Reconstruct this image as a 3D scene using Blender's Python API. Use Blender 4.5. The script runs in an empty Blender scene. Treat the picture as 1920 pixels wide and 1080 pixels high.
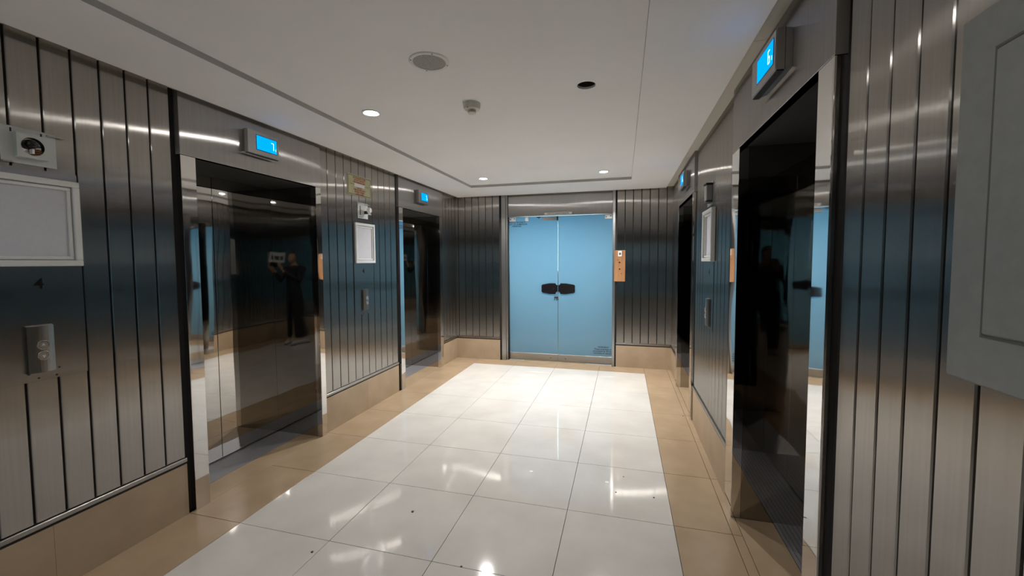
import bpy, bmesh, math, random
from mathutils import Vector, Matrix, Euler
random.seed(7)
S = bpy.context.scene
COL = S.collection

# ------------------------------------------------------------------ camera
cam_d = bpy.data.cameras.new('camera')
cam = bpy.data.objects.new('camera', cam_d)
COL.objects.link(cam)
S.camera = cam
YAW, PITCH, ROLL = .2622, -.0532, -.0045
CAM = Vector((2.1094, 0.0, 1.4931))
cy_, sy_, cp_, sp_ = math.cos(YAW), math.sin(YAW), math.cos(PITCH), math.sin(PITCH)
FW = Vector((-sy_*cp_, cy_*cp_, sp_)); R0 = Vector((cy_, sy_, 0)); U0 = R0.cross(FW)
RT = R0*math.cos(ROLL)+U0*math.sin(ROLL); UP = U0*math.cos(ROLL)-R0*math.sin(ROLL)
m = Matrix((RT, UP, -FW)).transposed().to_4x4(); m.translation = CAM
cam.matrix_world = m
cam_d.sensor_width = 36; cam_d.lens = 775.73/1920*36
cam_d.shift_y = -8.6/1920
cam_d.clip_start = .01; cam_d.clip_end = 60

# ------------------------------------------------------------------ world, lamps' power, exposure
w = bpy.data.worlds.new('world'); S.world = w; w.use_nodes = True
w.node_tree.nodes['Background'].inputs[0].default_value = (.5, .55, .6, 1)
w.node_tree.nodes['Background'].inputs[1].default_value = .02
S.view_settings.view_transform = 'Standard'; S.view_settings.look = 'None'
S.view_settings.gamma = 1; S.view_settings.use_curve_mapping = False
S.view_settings.exposure = 0.9
DOWN_W = {'far': 60.0, 'mid': 3.6, 'near': 3.0, 'back': 7.0}
GLASS_W = 33.0        # unseen area light beyond the glass door, placed for its glow gradient
GLASS_W2 = 200.0

def area_lamp(name, loc, rot, sx, sy, energy, color):
    l = bpy.data.lights.new(name, 'AREA'); l.shape = 'RECTANGLE'; l.size = sx; l.size_y = sy
    l.energy = energy; l.color = color
    o = bpy.data.objects.new(name, l); COL.objects.link(o); o.location = loc; o.rotation_euler = rot
    return o
area_lamp('office_lamp', (1.05, 7.45, 1.75), (-math.pi/2, 0, 0), 1.5, .9, GLASS_W, (.60, .86, 1.0))
area_lamp('office_lamp', (1.2, -6.0, 2.55), (0, 0, 0), 3.0, 2.2, GLASS_W2, (.72, .89, 1.0))

# ------------------------------------------------------------------ materials
def nodes_of(name):
    mt = bpy.data.materials.new(name); mt.use_nodes = True
    return mt, mt.node_tree.nodes, mt.node_tree.links, mt.node_tree.nodes['Principled BSDF']
def base(name, col, rough=.5, metal=0., spec=.5, **kw):
    mt, n, l, b = nodes_of(name)
    b.inputs['Base Color'].default_value = (*col, 1); b.inputs['Roughness'].default_value = rough
    b.inputs['Metallic'].default_value = metal; b.inputs['Specular IOR Level'].default_value = spec
    for k, v in kw.items(): b.inputs[k.replace('_', ' ')].default_value = v
    return mt
def add_bump(mt, scale, dist, detail=2., stretch=(1, 1, 1), strength=1.):
    n, l = mt.node_tree.nodes, mt.node_tree.links; b = n['Principled BSDF']
    tc = n.new('ShaderNodeTexCoord'); mp = n.new('ShaderNodeMapping'); nz = n.new('ShaderNodeTexNoise'); bp = n.new('ShaderNodeBump')
    oi = n.new('ShaderNodeNewGeometry')
    l.new(oi.outputs['Position'], mp.inputs[0]); mp.inputs['Scale'].default_value = stretch
    nz.inputs['Scale'].default_value = scale; nz.inputs['Detail'].default_value = detail
    l.new(mp.outputs[0], nz.inputs['Vector']); l.new(nz.outputs['Fac'], bp.inputs['Height'])
    bp.inputs['Distance'].default_value = dist; bp.inputs['Strength'].default_value = strength
    l.new(bp.outputs[0], b.inputs['Normal'])
    return mt
def mottle(mt, c1, c2, scale=6., detail=4., lo=.35, hi=.65, stretch=(1, 1, 1)):
    n, l = mt.node_tree.nodes, mt.node_tree.links; b = n['Principled BSDF']
    g = n.new('ShaderNodeNewGeometry'); mp = n.new('ShaderNodeMapping'); mp.inputs['Scale'].default_value = stretch
    nz = n.new('ShaderNodeTexNoise'); nz.inputs['Scale'].default_value = scale; nz.inputs['Detail'].default_value = detail
    r = n.new('ShaderNodeValToRGB'); r.color_ramp.elements[0].position = lo; r.color_ramp.elements[1].position = hi
    r.color_ramp.elements[0].color = (*c1, 1); r.color_ramp.elements[1].color = (*c2, 1)
    l.new(g.outputs['Position'], mp.inputs[0]); l.new(mp.outputs[0], nz.inputs['Vector']); l.new(nz.outputs['Fac'], r.inputs[0]); l.new(r.outputs[0], b.inputs['Base Color'])
    return mt
def brushed(name, col, ax, ay, wave=.0006):
    """directionally brushed steel: roughness ax across the upright brushing, ay along it"""
    mt = bpy.data.materials.new(name); mt.use_nodes = True
    n, l = mt.node_tree.nodes, mt.node_tree.links; n.clear()
    o = n.new('ShaderNodeOutputMaterial'); b = n.new('ShaderNodeBsdfAnisotropic'); b.distribution = 'GGX'
    rr = math.sqrt(ax*ay); b.inputs['Roughness'].default_value = math.sqrt(rr); b.inputs['Anisotropy'].default_value = rr/ax-1
    l.new(b.outputs[0], o.inputs[0])
    t = n.new('ShaderNodeVectorMath'); t.operation = 'CROSS_PRODUCT'; g = n.new('ShaderNodeNewGeometry')
    t.inputs[0].default_value = (0, 0, 1); l.new(g.outputs['True Normal'], t.inputs[1])
    l.new(t.outputs[0], b.inputs['Tangent'])
    nz = n.new('ShaderNodeTexNoise'); nz.inputs['Scale'].default_value = 2.2; nz.inputs['Detail'].default_value = 1.5
    bp = n.new('ShaderNodeBump'); bp.inputs['Distance'].default_value = wave
    l.new(g.outputs['Position'], nz.inputs['Vector']); l.new(nz.outputs['Fac'], bp.inputs['Height']); l.new(bp.outputs[0], b.inputs['Normal'])
    mp = n.new('ShaderNodeMapping'); mp.inputs['Scale'].default_value = (6, 6, .15); n2 = n.new('ShaderNodeTexNoise'); n2.inputs['Scale'].default_value = 14.
    r = n.new('ShaderNodeValToRGB'); r.color_ramp.elements[0].position = .35; r.color_ramp.elements[1].position = .65
    r.color_ramp.elements[0].color = (*[c*.96 for c in col], 1); r.color_ramp.elements[1].color = (*[c*1.03 for c in col], 1)
    l.new(g.outputs['Position'], mp.inputs[0]); l.new(mp.outputs[0], n2.inputs['Vector']); l.new(n2.outputs['Fac'], r.inputs[0]); l.new(r.outputs[0], b.inputs['Color'])
    return mt
M = {}
M['panel'] = brushed('brushed_steel', (.43, .407, .380), .27, .008, .0008)
M['header'] = brushed('satin_steel', (.47, .455, .445), .34, .008, .002)
M['rail'] = base('rail_steel', (.33, .315, .30), .3, 1.)
M['mirror'] = add_bump(base('polished_steel', (.74, .72, .70), .035, 1.), 2.6, .004, 1., (1, 1, .5))
M['door'] = add_bump(base('dark_mirror_steel', (.50, .48, .45), .025, 1.), 1.7, .0075, 1.2, (1, 1, .45))
M['return'] = add_bump(base('dark_return_steel', (.42, .40, .375), .03, 1.), 2.0, .005, 1.2, (1, 1, .5))
M['black'] = base('black_gap', (.006, .005, .006), .6)
M['grout'] = base('dark_grout', (.012, .010, .008), .8)
M['shaft'] = base('unlit_black', (.02, .02, .02), .8)
M['tile'] = mottle(base('white_porcelain', (.74, .72, .68), .06, 0, .5), (.575, .545, .51), (.63, .605, .57), 3.5, 6.)
M['beige'] = mottle(base('beige_porcelain', (.42, .31, .2), .22, 0, .4), (.34, .248, .158), (.395, .29, .188), 4., 6.)
M['skirt'] = mottle(base('beige_skirting', (.42, .31, .2), .38, 0, .35), (.35, .262, .175), (.405, .304, .207), 5., 6.)
M['ceil'] = mottle(base('white_ceiling_paint', (.74, .73, .71), .75, 0, .25), (.89, .89, .885), (.92, .92, .915), 1.6, 3.)
M['trimp'] = base('cream_trim_paint', (.60, .57, .50), .7)
M['sill'] = base('aluminium_sill', (.42, .42, .45), .55, .8)
M['sill_dark'] = base('sill_groove', (.30, .30, .32), .45, .8)
M['chrome'] = base('chrome', (.72, .71, .69), .09, 1.)
M['callplate'] = base('worn_call_plate', (.30, .29, .275), .3, 1.)
M['riser'] = base('shaded_step_grey', (.46, .455, .44), .8, 0, .2)  # ceiling step greyer than the ceiling: its shade is put into the colour
M['satin'] = base('satin_nickel', (.46, .45, .435), .3, 1.)
M['office'] = base('office_wall_paint', (.62, .60, .50), .8)
M['frame'] = base('silver_frame', (.78, .78, .76), .32, .25)
M['sheet'] = mottle(base('grey_backing_sheet', (.6, .6, .65), .6), (.56, .56, .61), (.58, .58, .635), 60., 2.)
M['plate'] = base('grey_painted_plate', (.58, .60, .58), .5, .3)
M['plate_dark'] = base('plate_shadow_slot', (.12, .12, .11), .5, .5)
M['white'] = base('white_plastic', (.82, .82, .80), .35)
M['cream'] = base('cream_plastic', (.70, .69, .60), .45)
M['dark'] = base('dark_plastic', (.012, .011, .013), .3)
M['lockblack'] = base('gloss_black_lock', (.010, .008, .009), .16)
M['brass'] = mottle(base('brass_sign', (.62, .60, .36), .5, .1), (.50, .48, .28), (.56, .54, .33), 20.)
M['red'] = base('red_print', (.45, .05, .04), .6)
M['ink'] = base('dark_print', (.02, .025, .045), .6)
M['etch'] = base('etched_mark', (.012, .012, .012), .8, 0., .1)
M['copper'] = add_bump(mottle(base('copper_brown_wood', (.5, .22, .08), .45, 0), (.24, .11, .045), (.36, .18, .075), 18., 4., .3, .7, (1, 1, .12)), 60, .0005)
M['cab'] = mottle(base('grey_cabinet_paint', (.33, .34, .335), .42, 0), (.21, .22, .218), (.235, .245, .242), 40.)
M['grille'] = base('speaker_grille', (.36, .36, .33), .7)
M['hole'] = base('hole_brown', (.06, .035, .02), .9)
def emis(name, col, s):
    mt = bpy.data.materials.new(name); mt.use_nodes = True; n = mt.node_tree.nodes; n.clear()
    e = n.new('ShaderNodeEmission'); o = n.new('ShaderNodeOutputMaterial'); e.inputs[0].default_value = (*col, 1); e.inputs[1].default_value = s
    mt.node_tree.links.new(e.outputs[0], o.inputs[0]); return mt
M['lamp'] = emis('lamp_lens', (1, .97, .92), 60.)
M['screen'] = emis('blue_screen', (.0, .30, 1.0), .9)
M['digit'] = emis('pale_digit', (.55, 1., 1.), 1.3)
# frosted film on glass
def frosted(name, col):
    mt = bpy.data.materials.new(name); mt.use_nodes = True; n = mt.node_tree.nodes; l = mt.node_tree.links; n.clear()
    o = n.new('ShaderNodeOutputMaterial'); mx = n.new('ShaderNodeMixShader'); mx2 = n.new('ShaderNodeMixShader')
    tr = n.new('ShaderNodeBsdfTranslucent'); tr.inputs[0].default_value = (*col, 1)
    df = n.new('ShaderNodeBsdfDiffuse'); df.inputs[0].default_value = (*[c*.8 for c in col], 1)
    gl = n.new('ShaderNodeBsdfGlossy'); gl.inputs['Roughness'].default_value = .02
    fr = n.new('ShaderNodeFresnel'); fr.inputs[0].default_value = 1.5
    mx.inputs[0].default_value = .25; l.new(tr.outputs[0], mx.inputs[1]); l.new(df.outputs[0], mx.inputs[2])
    l.new(fr.outputs[0], mx2.inputs[0]); l.new(mx.outputs[0], mx2.inputs[1]); l.new(gl.outputs[0], mx2.inputs[2])
    l.new(mx2.outputs[0], o.inputs[0]); return mt
M['frost'] = frosted('blue_frosted_glass', (.40, .62, .74))

# ------------------------------------------------------------------ mesh helpers
def obj(name, bm, mat, parent=None, loc=(0, 0, 0), smooth=False, kind=None):
    me = bpy.data.meshes.new(name)
    bmesh.ops.recalc_face_normals(bm, faces=bm.faces)
    bm.to_mesh(me); bm.free()
    if mat: me.materials.append(mat)
    if smooth:
        for p in me.polygons: p.use_smooth = True
        me.set_sharp_from_angle(angle=math.radians(35))
    o = bpy.data.objects.new(name, me); COL.objects.link(o); o.location = loc
    if parent is not None: o.parent = parent
    if kind: o['kind'] = kind
    return o
def new(): return bmesh.new()
def box(bm, x0, x1, y0, y1, z0, z1, bev=0.):
    r = bmesh.ops.create_cube(bm, size=1.)
    for v in r['verts']:
        v.co = Vector(((x0+x1)/2+v.co.x*(x1-x0), (y0+y1)/2+v.co.y*(y1-y0), (z0+z1)/2+v.co.z*(z1-z0)))
    if bev:
        ed = list({e for v in r['verts'] for e in v.link_edges})
        bmesh.ops.bevel(bm, geom=ed, offset=bev, segments=1, affect='EDGES')
    return bm
def bx(*a, **k): return box(new(), *a, **k)
def cyl(bm, c, axis, r, h, seg=24, r2=None, caps=True):
    """cylinder from c along axis*h"""
    axis = Vector(axis).normalized(); q = Vector((0, 0, 1)).rotation_difference(axis)
    mt = Matrix.Translation(Vector(c)+axis*h/2) @ q.to_matrix().to_4x4()
    bmesh.ops.create_cone(bm, cap_ends=caps, segments=seg, radius1=r, radius2=r if r2 is None else r2, depth=h, matrix=mt)
    return bm
def lathe(bm, prof, seg=32, mtx=Matrix()):
    """prof: list of (r,z); revolve around z, then transform"""
    rings = []
    for r, z in prof:
        if r < 1e-6: rings.append([bm.verts.new(mtx @ Vector((0, 0, z)))])
        else: rings.append([bm.verts.new(mtx @ Vector((r*math.cos(2*math.pi*i/seg), r*math.sin(2*math.pi*i/seg), z))) for i in range(seg)])
    for a, b in zip(rings, rings[1:]):
        for i in range(seg):
            j = (i+1) % seg
            q = [a[i % len(a)], a[j % len(a)], b[j % len(b)], b[i % len(b)]]
            u = []
            for v in q:
                if v not in u: u.append(v)
            if len(u) > 2: bm.faces.new(u)
    return bm
def empty(name, loc=(0, 0, 0), label=None, cat=None, group=None, kind=None, rz=0.):
    o = bpy.data.objects.new(name, None); COL.objects.link(o); o.location = loc; o.rotation_euler = (0, 0, rz)
    o.empty_display_size = .05
    tag(o, label, cat, group, kind); return o
def tag(o, label=None, cat=None, group=None, kind=None):
    if label: o['label'] = label
    if cat: o['category'] = cat
    if group: o['group'] = group
    if kind: o['kind'] = kind
    return o
def copy_tree(o, parent=None):
    c = o.copy(); COL.objects.link(c); c.parent = parent
    for ch in list(o.children): copy_tree(ch, c)
    return c
def text_bm(body, size, ext=.0004, align='CENTER', spacing=1., bold=.022):
    cu = bpy.data.curves.new('txt', 'FONT'); cu.body = body; cu.size = size; cu.extrude = ext
    cu.align_x = align; cu.align_y = 'CENTER'; cu.space_character = spacing; cu.resolution_u = 2
    cu.space_line = .95; cu.offset = size*bold
    o = bpy.data.objects.new('txt', cu); COL.objects.link(o)
    dg = bpy.context.evaluated_depsgraph_get(); me = bpy.data.meshes.new_from_object(o.evaluated_get(dg))
    bm = new(); bm.from_mesh(me)
    bpy.data.objects.remove(o); bpy.data.curves.remove(cu); bpy.data.meshes.remove(me)
    return bm
# a wall frame: o origin, t along wall (reader's right), n towards the room
def xf(bm, o, t, n):
    t = Vector(t); n = Vector(n); u = Vector((0, 0, 1))
    mt = Matrix((t, u, n)).transposed().to_4x4(); mt.translation = Vector(o)
    bmesh.ops.transform(bm, matrix=mt, verts=bm.verts); return bm
# local "wall space": x = reader's right, y = up, z = out of the wall.
LEFTW = ((0, 1, 0), (1, 0, 0))      # reading direction on left wall: +Y
RIGHTW = ((0, -1, 0), (-1, 0, 0))
BACKW = ((1, 0, 0), (0, -1, 0))
FRONTW = ((-1, 0, 0), (0, 1, 0))

XL, XR, YB, YF = -.382, 2.75, 5.964, -4.0
HI, HB, HS = 2.492, 2.462, 2.489       # inner ceiling, border ceiling, shadow strip
SK, RL0, RL1 = .305, .318, .346
DEP = .44                               # lift recess depth
PR = .022                               # surround projection
L1 = dict(y0=1.93, y1=2.93, nj=.09, fj=.055)
LIFTS = [ # side, opening y0..y1, surround s0..s1 (near, far), group
    ('L', 1.93, 2.93, 1.842, 2.989),
    ('L', 4.335, 5.33, 4.250, 5.42),
    ('L', -.47, .53, -.558, .589),
    ('R', 1.62, 2.585, 1.512, 2.735),
    ('R', 4.20, 5.17, 4.108, 5.262),
]

# ------------------------------------------------------------------ floor
fl = obj('floor', bx(XL-.6, XR+.6, YF-.2, YB+.2, -.12, -.009), M['grout'], kind='structure')
tm = {}
def tile(x0, x1, y0, y1, mat, g=.0028):
    k = (round(x1-x0, 4), round(y1-y0, 4), mat)
    if k not in tm:
        bm = new(); a, b = (x1-x0)/2-g/2, (y1-y0)/2-g/2
        box(bm, -a, a, -b, b, -.0088, 0, 0)
        bmesh.ops.bevel(bm, geom=[e for e in bm.edges if all(v.co.z > -.001 for v in e.verts)], offset=.0008, segments=1, affect='EDGES')
        o = obj('tile', bm, M[mat], fl, ((x0+x1)/2, (y0+y1)/2, 0)); tm[k] = o.data
    else:
        o = bpy.data.objects.new('tile', tm[k]); COL.objects.link(o); o.parent = fl; o.location = ((x0+x1)/2, (y0+y1)/2, 0)
    return o
rows = [5.67, 5.415]
y = 5.415
while y > -3.4: y -= .6; rows.append(round(y, 4))
rows.append(-3.7)
for r in range(len(rows)-1):
    y1, y0 = rows[r], rows[r+1]
    if r == len(rows)-2 and y1 - y0 < .05: continue
    for c in range(4): tile(c*.6, c*.6+.6, y0, y1, 'tile')
brows = [5.67] + rows[1:]
def strip(x0, x1, ys, mat='beige'):
    for a, b in zip(ys, ys[1:]): tile(x0, x1, b, a, mat)
strip(XL, 0, brows); strip(2.4, 2.70, brows); strip(2.70, XR, brows)
for a, b in ((XL, 0), (0, .6), (.6, 1.2), (1.2, 1.8), (1.8, 2.4), (2.4, 2.7), (2.7, XR)):
    tile(a, b, 5.67, YB, 'beige'); tile(a, b, YF, -3.7, 'beige')
tile(.41, 1.965, YB, 6.10, 'beige')
for s, y0, y1, s0, s1 in LIFTS:     # threshold tile in each recess in front of the sill
    if s == 'L': tile(XL-.198, XL, y0, y1, 'beige')
    else: tile(XR, XR+.198, y0, y1, 'beige')

# ------------------------------------------------------------------ ceiling
HOLE = (1.898, 2.441)
def flat_with_holes(bm, outer, z, rects=(), circles=()):
    es = []
    def loop(pts):
        vs = [bm.verts.new((x, y_, z)) for x, y_ in pts]
        for i in range(len(vs)): es.append(bm.edges.new((vs[i], vs[(i+1) % len(vs)])))
        return vs
    def rc(x0, x1, y0, y1): return [(x0, y0), (x1, y0), (x1, y1), (x0, y1)]
    loop(rc(*outer)); inn = [loop(rc(*r)) for r in rects]
    cs = [loop([(cx+r*math.cos(i*math.pi/16), cy+r*math.sin(i*math.pi/16)) for i in range(32)]) for cx, cy, r in circles]
    bmesh.ops.triangle_fill(bm, use_beauty=True, edges=es)
    return inn, cs
def walls_of(bm, loop_vs, z2):
    top = [bm.verts.new((v.co.x, v.co.y, z2)) for v in loop_vs]; n = len(top)
    for i in range(n): bm.faces.new((loop_vs[i], loop_vs[(i+1) % n], top[(i+1) % n], top[i]))
IN = (.168, 2.197, -3.25, 5.18); OUT = (-.318, 2.657, -3.93, 5.90)
bm = new()
inn, _ = flat_with_holes(bm, OUT, HB, rects=[IN])
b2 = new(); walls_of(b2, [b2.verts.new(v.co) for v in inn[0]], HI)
ov = [v for v in bm.verts if abs(v.co.z-HB) < 1e-5 and (abs(v.co.x-OUT[0]) < 1e-5 or abs(v.co.x-OUT[1]) < 1e-5)]
ov.sort(key=lambda v: math.atan2(v.co.y-1, v.co.x-1)); walls_of(bm, ov, HS)
ci = obj('ceiling', bm, M['ceil'], kind='structure')
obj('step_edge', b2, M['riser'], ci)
bm = new(); _, cs = flat_with_holes(bm, IN, HI, circles=[(*HOLE, .052)]); walls_of(bm, cs[0], HI+.012)
obj('recessed_panel', bm, M['ceil'], ci)
obj('void', lathe(new(), [(.0535, .0), (.0535, .16), (0, .16)], 32, Matrix.Translation((*HOLE, HI+.0125))), M['hole'], ci)
obj('ceiling_slab', bx(XL-.8, XR+.8, YF-.3, YB+.3, HI+.2, HI+.3), M['shaft'], ci)
# shadow strip around the walls, in lengths with fine joints
tr = empty('trim_1', (0, 0, 0), kind='structure')
for x0, x1 in ((XL-.12, OUT[0]+.03), (OUT[1]-.03, XR+.12)):
    for a, b in ((-4.1, -1.5), (-1.5, .8), (.8, 2.16), (2.16, 4.35), (4.35, 6.05)):
        obj('trim_board', bx(x0, x1, a+.0015, b-.0015, HS, HS+.012), M['trimp'], tr)
obj('trim_board', bx(OUT[0], OUT[1], 5.86, 6.05, HS+.0005, HS+.012), M['trimp'], tr)
obj('trim_board', bx(OUT[0], OUT[1], -4.1, -3.9, HS+.0005, HS+.012), M['trimp'], tr)

# ------------------------------------------------------------------ walls
pm = {}
def panel(parent, frame, o, wdt, z0, z1, mat='panel', name='panel', c=.0032, d=.014, tilt=.0):
    """upright steel plank starting at o (x,y on wall face), running wdt along frame t"""
    t, n = Vector(frame[0]), Vector(frame[1])
    k = (tuple(t), round(wdt, 4), z0, z1, mat)
    if k not in pm:
        bm = new(); g = .0042; W = wdt/2-g
        prof = [(-W, -d), (-W, -c), (-W+c*.8, 0), (W-c*.8, 0), (W, -c), (W, -d)]
        lo = [bm.verts.new(t*a+n*b+Vector((0, 0, z0))) for a, b in prof]
        hi = [bm.verts.new(t*a+n*b+Vector((0, 0, z1))) for a, b in prof]
        for i in range(6): bm.faces.new((lo[i], lo[(i+1) % 6], hi[(i+1) % 6], hi[i]))
        bm.faces.new(lo); bm.faces.new(hi)
        ob = obj(name, bm, M[mat], parent); pm[k] = ob.data
    else:
        ob = bpy.data.objects.new(name, pm[k]); COL.objects.link(ob); ob.parent = parent
    ob.location = Vector((o[0], o[1], 0))+t*(wdt/2)
    ob.rotation_euler = (0, 0, random.uniform(-tilt, tilt))
    return ob
def wall_run(wall, base_obj, side, a0, a1, pitch=None, n=None, zt=None, start=None):
    """panels, rail and skirting between a0 and a1 along wall"""
    zt = zt or HS+.004
    fr = {'L': LEFTW, 'R': RIGHTW, 'B': BACKW, 'F': FRONTW}[side]
    if n is None: n = max(1, round((a1-a0)/pitch))
    wd = (a1-a0)/n
    for i in range(n):
        p = a0+i*wd
        if side == 'L': o = (XL, p)
        elif side == 'R': o = (XR, p+wd)
        elif side == 'B': o = (p, YB)
        else: o = (p+wd, YF)
        panel(wall, fr, o, wd, RL1, zt, tilt=.0022)
    def slab(nm, mt, d0, d1, z0, z1, par, e0=0, e1=0, bev=0):
        if side == 'L': b = bx(XL-.02+d0, XL+d1, a0-e0, a1+e1, z0, z1, bev=bev)
        elif side == 'R': b = bx(XR-d1, XR+.02-d0, a0-e0, a1+e1, z0, z1, bev=bev)
        elif side == 'B': b = bx(a0-e0, a1+e1, YB-d1, YB+.02-d0, z0, z1, bev=bev)
        else: b = bx(a0-e0, a1+e1, YF-.02+d0, YF+d1, z0, z1, bev=bev)
        return obj(nm, b, M[mt], par)
    slab('rail', 'rail', 0, .012, RL0, RL1-.004, wall, bev=.003)
    slab('shadow_joint', 'black', 0, .002, SK, RL0, wall)
    # skirting tiles
    L = a1-a0; k = max(1, round(L/.6)); s = L/k
    for i in range(k):
        b0, b1 = a0+i*s+.0005, a0+(i+1)*s-.0005
        if side == 'L': b = bx(XL-.02, XL+.006, b0, b1, 0.0005, SK)
        elif side == 'R': b = bx(XR-.006, XR+.02, b0, b1, 0.0005, SK)
        elif side == 'B': b = bx(b0, b1, YB-.006, YB+.02, 0.0005, SK)
        else: b = bx(b0, b1, YF-.02, YF+.006, 0.0005, SK)
        obj('skirting_tile', b, M['skirt'], base_obj)

def backing(name, boxes, mat='black'):
    bm = new()
    for b in boxes: box(bm, *b)
    return obj(name, bm, M[mat], kind='structure')
TH = .9
lifts_L = sorted([l for l in LIFTS if l[0] == 'L'], key=lambda l: l[1])
lifts_R = sorted([l for l in LIFTS if l[0] == 'R'], key=lambda l: l[1])
def solid_ranges(ls):
    out, p = [], YF-.3
    for l in ls: out.append((p, l[1]-.012)); p = l[2]+.012
    out.append((p, YB+.3)); return out
bl = [(XL-TH, XL-.0145, a, b, 0, 2.68) for a, b in solid_ranges(lifts_L)] + [(XL-TH, XL-.0145, l[1]-.012, l[2]+.012, 2.125, 2.68) for l in lifts_L]
br = [(XR+.0145, XR+TH, a, b, 0, 2.68) for a, b in solid_ranges(lifts_R)] + [(XR+.0145, XR+TH, l[1]-.012, l[2]+.012, 2.125, 2.68) for l in lifts_R]
wall_left = backing('wall_left', bl); wall_right = backing('wall_right', br)
wall_back = backing('wall_back', [(XL-.1, .36, YB+.0145, 6.2, 0, 2.68), (1.995, XR+.1, YB+.0145, 6.2, 0, 2.68), (.36, 1.995, 6.02, 6.2, 2.17, 2.68)])
wall_front = backing('wall_front', [(XL-.1, .36, -4.2, YF-.0145, 0, 2.68), (1.995, XR+.1, -4.2, YF-.0145, 0, 2.68), (.36, 1.995, -4.2, -4.06, 2.17, 2.68)])
sk_l = empty('baseboard_left', kind='structure'); sk_r = empty('baseboard_right', kind='structure')
sk_b = empty('baseboard_back', kind='structure'); sk_f = empty('baseboard_front', kind='structure')
wall_run(wall_left, sk_l, 'L', 1.811-.1085*11, 1.811, n=11)
wall_run(wall_left, sk_l, 'L', 2.989, 4.212, n=11)
wall_run(wall_left, sk_l, 'L', 5.42, YB, n=5)
wall_run(wall_left, sk_l, 'L', YF, -.60, pitch=.1085)
wall_run(wall_right, sk_r, 'R', 2.735, 4.066, n=12)
wall_run(wall_right, sk_r, 'R', 5.262, YB, n=6)
wall_run(wall_right, sk_r, 'R', 1.471-.1025*53, 1.471, n=53)
wall_run(wall_back, sk_b, 'B', XL+.04, .318, n=6)
obj('corner_strip', bx(XL-.01, XL+.038, YB-.003, YB+.0146, RL1, HS+.004), M['panel'], wall_back)
wall_run(wall_back, sk_b, 'B', 2.022, 2.676, n=6)
obj('corner_strip', bx(2.679, XR+.01, YB-.003, YB+.0146, RL1, HS+.004), M['panel'], wall_back)
for a0, a1, b0, b1 in ((XL, XL+.04, 0, 0), (2.676, XR, 0, 0)):
    obj('skirting_tile', bx(a0, a1, YB-.006, YB+.02, .0005, SK), M['skirt'], sk_b)
    obj('rail', bx(a0, a1, YB-.012, YB+.02, RL0, RL1-.004), M['rail'], wall_back)
    obj('shadow_joint', bx(a0, a1, YB-.002, YB+.02, SK, RL0), M['black'], wall_back)
wall_run(wall_front, sk_f, 'F', XL, .318, n=6); wall_run(wall_front, sk_f, 'F', 2.022, XR, n=7)

# rooms beyond the two glass doors
def office(name, y0, y1, gap_y):
    bm = new(); t = .1; x0, x1 = -1.6, 4.2; zt = 2.7
    box(bm, x0-t, x0, y0, y1, 0, zt); box(bm, x1, x1+t, y0, y1, 0, zt)
    box(bm, x0-t, x1+t, min(y0, y1), max(y0, y1), zt, zt+t); box(bm, x0-t, x1+t, min(y0, y1), max(y0, y1), -.12, -.005)
    e = y1 if gap_y == y0 else y0
    box(bm, x0-t, x1+t, e-t/2, e+t/2, 0, zt)
    g = gap_y + (.05 if e > gap_y else -.05)
    box(bm, x0-t, XL-.1, g-.05, g+.05, 0, zt); box(bm, XR+.1, x1+t, g-.05, g+.05, 0, zt)
    return obj(name, bm, M['office'], kind='structure')
office('wall_office', 6.2, 10.0, 6.2); office('wall_stairwell', -8.2, -4.2, -4.2)

# ------------------------------------------------------------------ lift entrances
def lift(idx, s, y0, y1, s0, s1, label):
    d = empty('door_%d' % idx, ((XL if s == 'L' else XR), (y0+y1)/2, 0), kind='structure'); d['label'] = label
    yc = (y0+y1)/2; sg = 1 if s == 'L' else -1
    def B(a, b, c, e, z0, z1, bev=0.):       # a,b: out-of-wall coordinates (positive = room), c,e absolute y
        q = sorted((sg*a, sg*b)); return bx(q[0], q[1], c-yc, e-yc, z0, z1, bev=bev)
    ZH = 2.12
    # jamb fronts (polished), header, returns
    for c, e in ((s0, y0), (y1, s1)):
        obj('jamb', B(-.03, PR, c, e, .0005, ZH-.002, .0015), M['mirror'], d)
    obj('header', B(-.016, PR, s0, s1, ZH, HS-.001, .0015), M['header'], d)
    obj('return_panel', B(-DEP+.001, -.0302, y0-.010, y0, .0005, ZH-.001), M['return'], d)
    obj('return_panel', B(-DEP+.001, -.0302, y1, y1+.010, .0005, ZH-.001), M['return'], d)
    obj('soffit', B(-DEP+.001, -.017, y0, y1, ZH+.0005, ZH+.004), M['shaft'], d)  # near-black colour stands in for the unlit top of the recess
    # doors: two leaves
    seam = yc-.03
    for c, e in ((y0, seam-.002), (seam+.002, y1)):
        obj('door_leaf', B(-DEP-.03, -DEP, c, e, .012, ZH+.004, .001), M['door'], d)
    obj('shaft_wall', B(-DEP-.06, -DEP-.04, y0-.01, y1+.01, 0, ZH+.01), M['black'], d)
    # sill with grooves
    sl = obj('sill', B(-DEP-.03, -.20, y0, y1, -.009, .0008), M['sill'], d)
    bm = new()
    for k in range(9):
        a = -.215-k*.0235
        q = sorted((sg*a, sg*(a-.007))); box(bm, q[0], q[1], y0+.004-yc, y1-.004-yc, .0009, .0013)
    gr = obj('sill_groove', bm, M['sill_dark'], sl); gr['kind'] = 'stuff'
    return d
labels = ['nearer lift entrance on the left wall, dark mirror doors in a polished steel surround',
          'farther lift entrance on the left wall beside the back corner',
          'lift entrance on the left wall behind the viewer',
          'nearer lift entrance on the right wall, dark mirror doors seen edge on',
          'farther lift entrance on the right wall beside the back corner']
for i, (L, lb) in enumerate(zip(LIFTS, labels)): lift(i+1, *L, lb)

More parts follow.
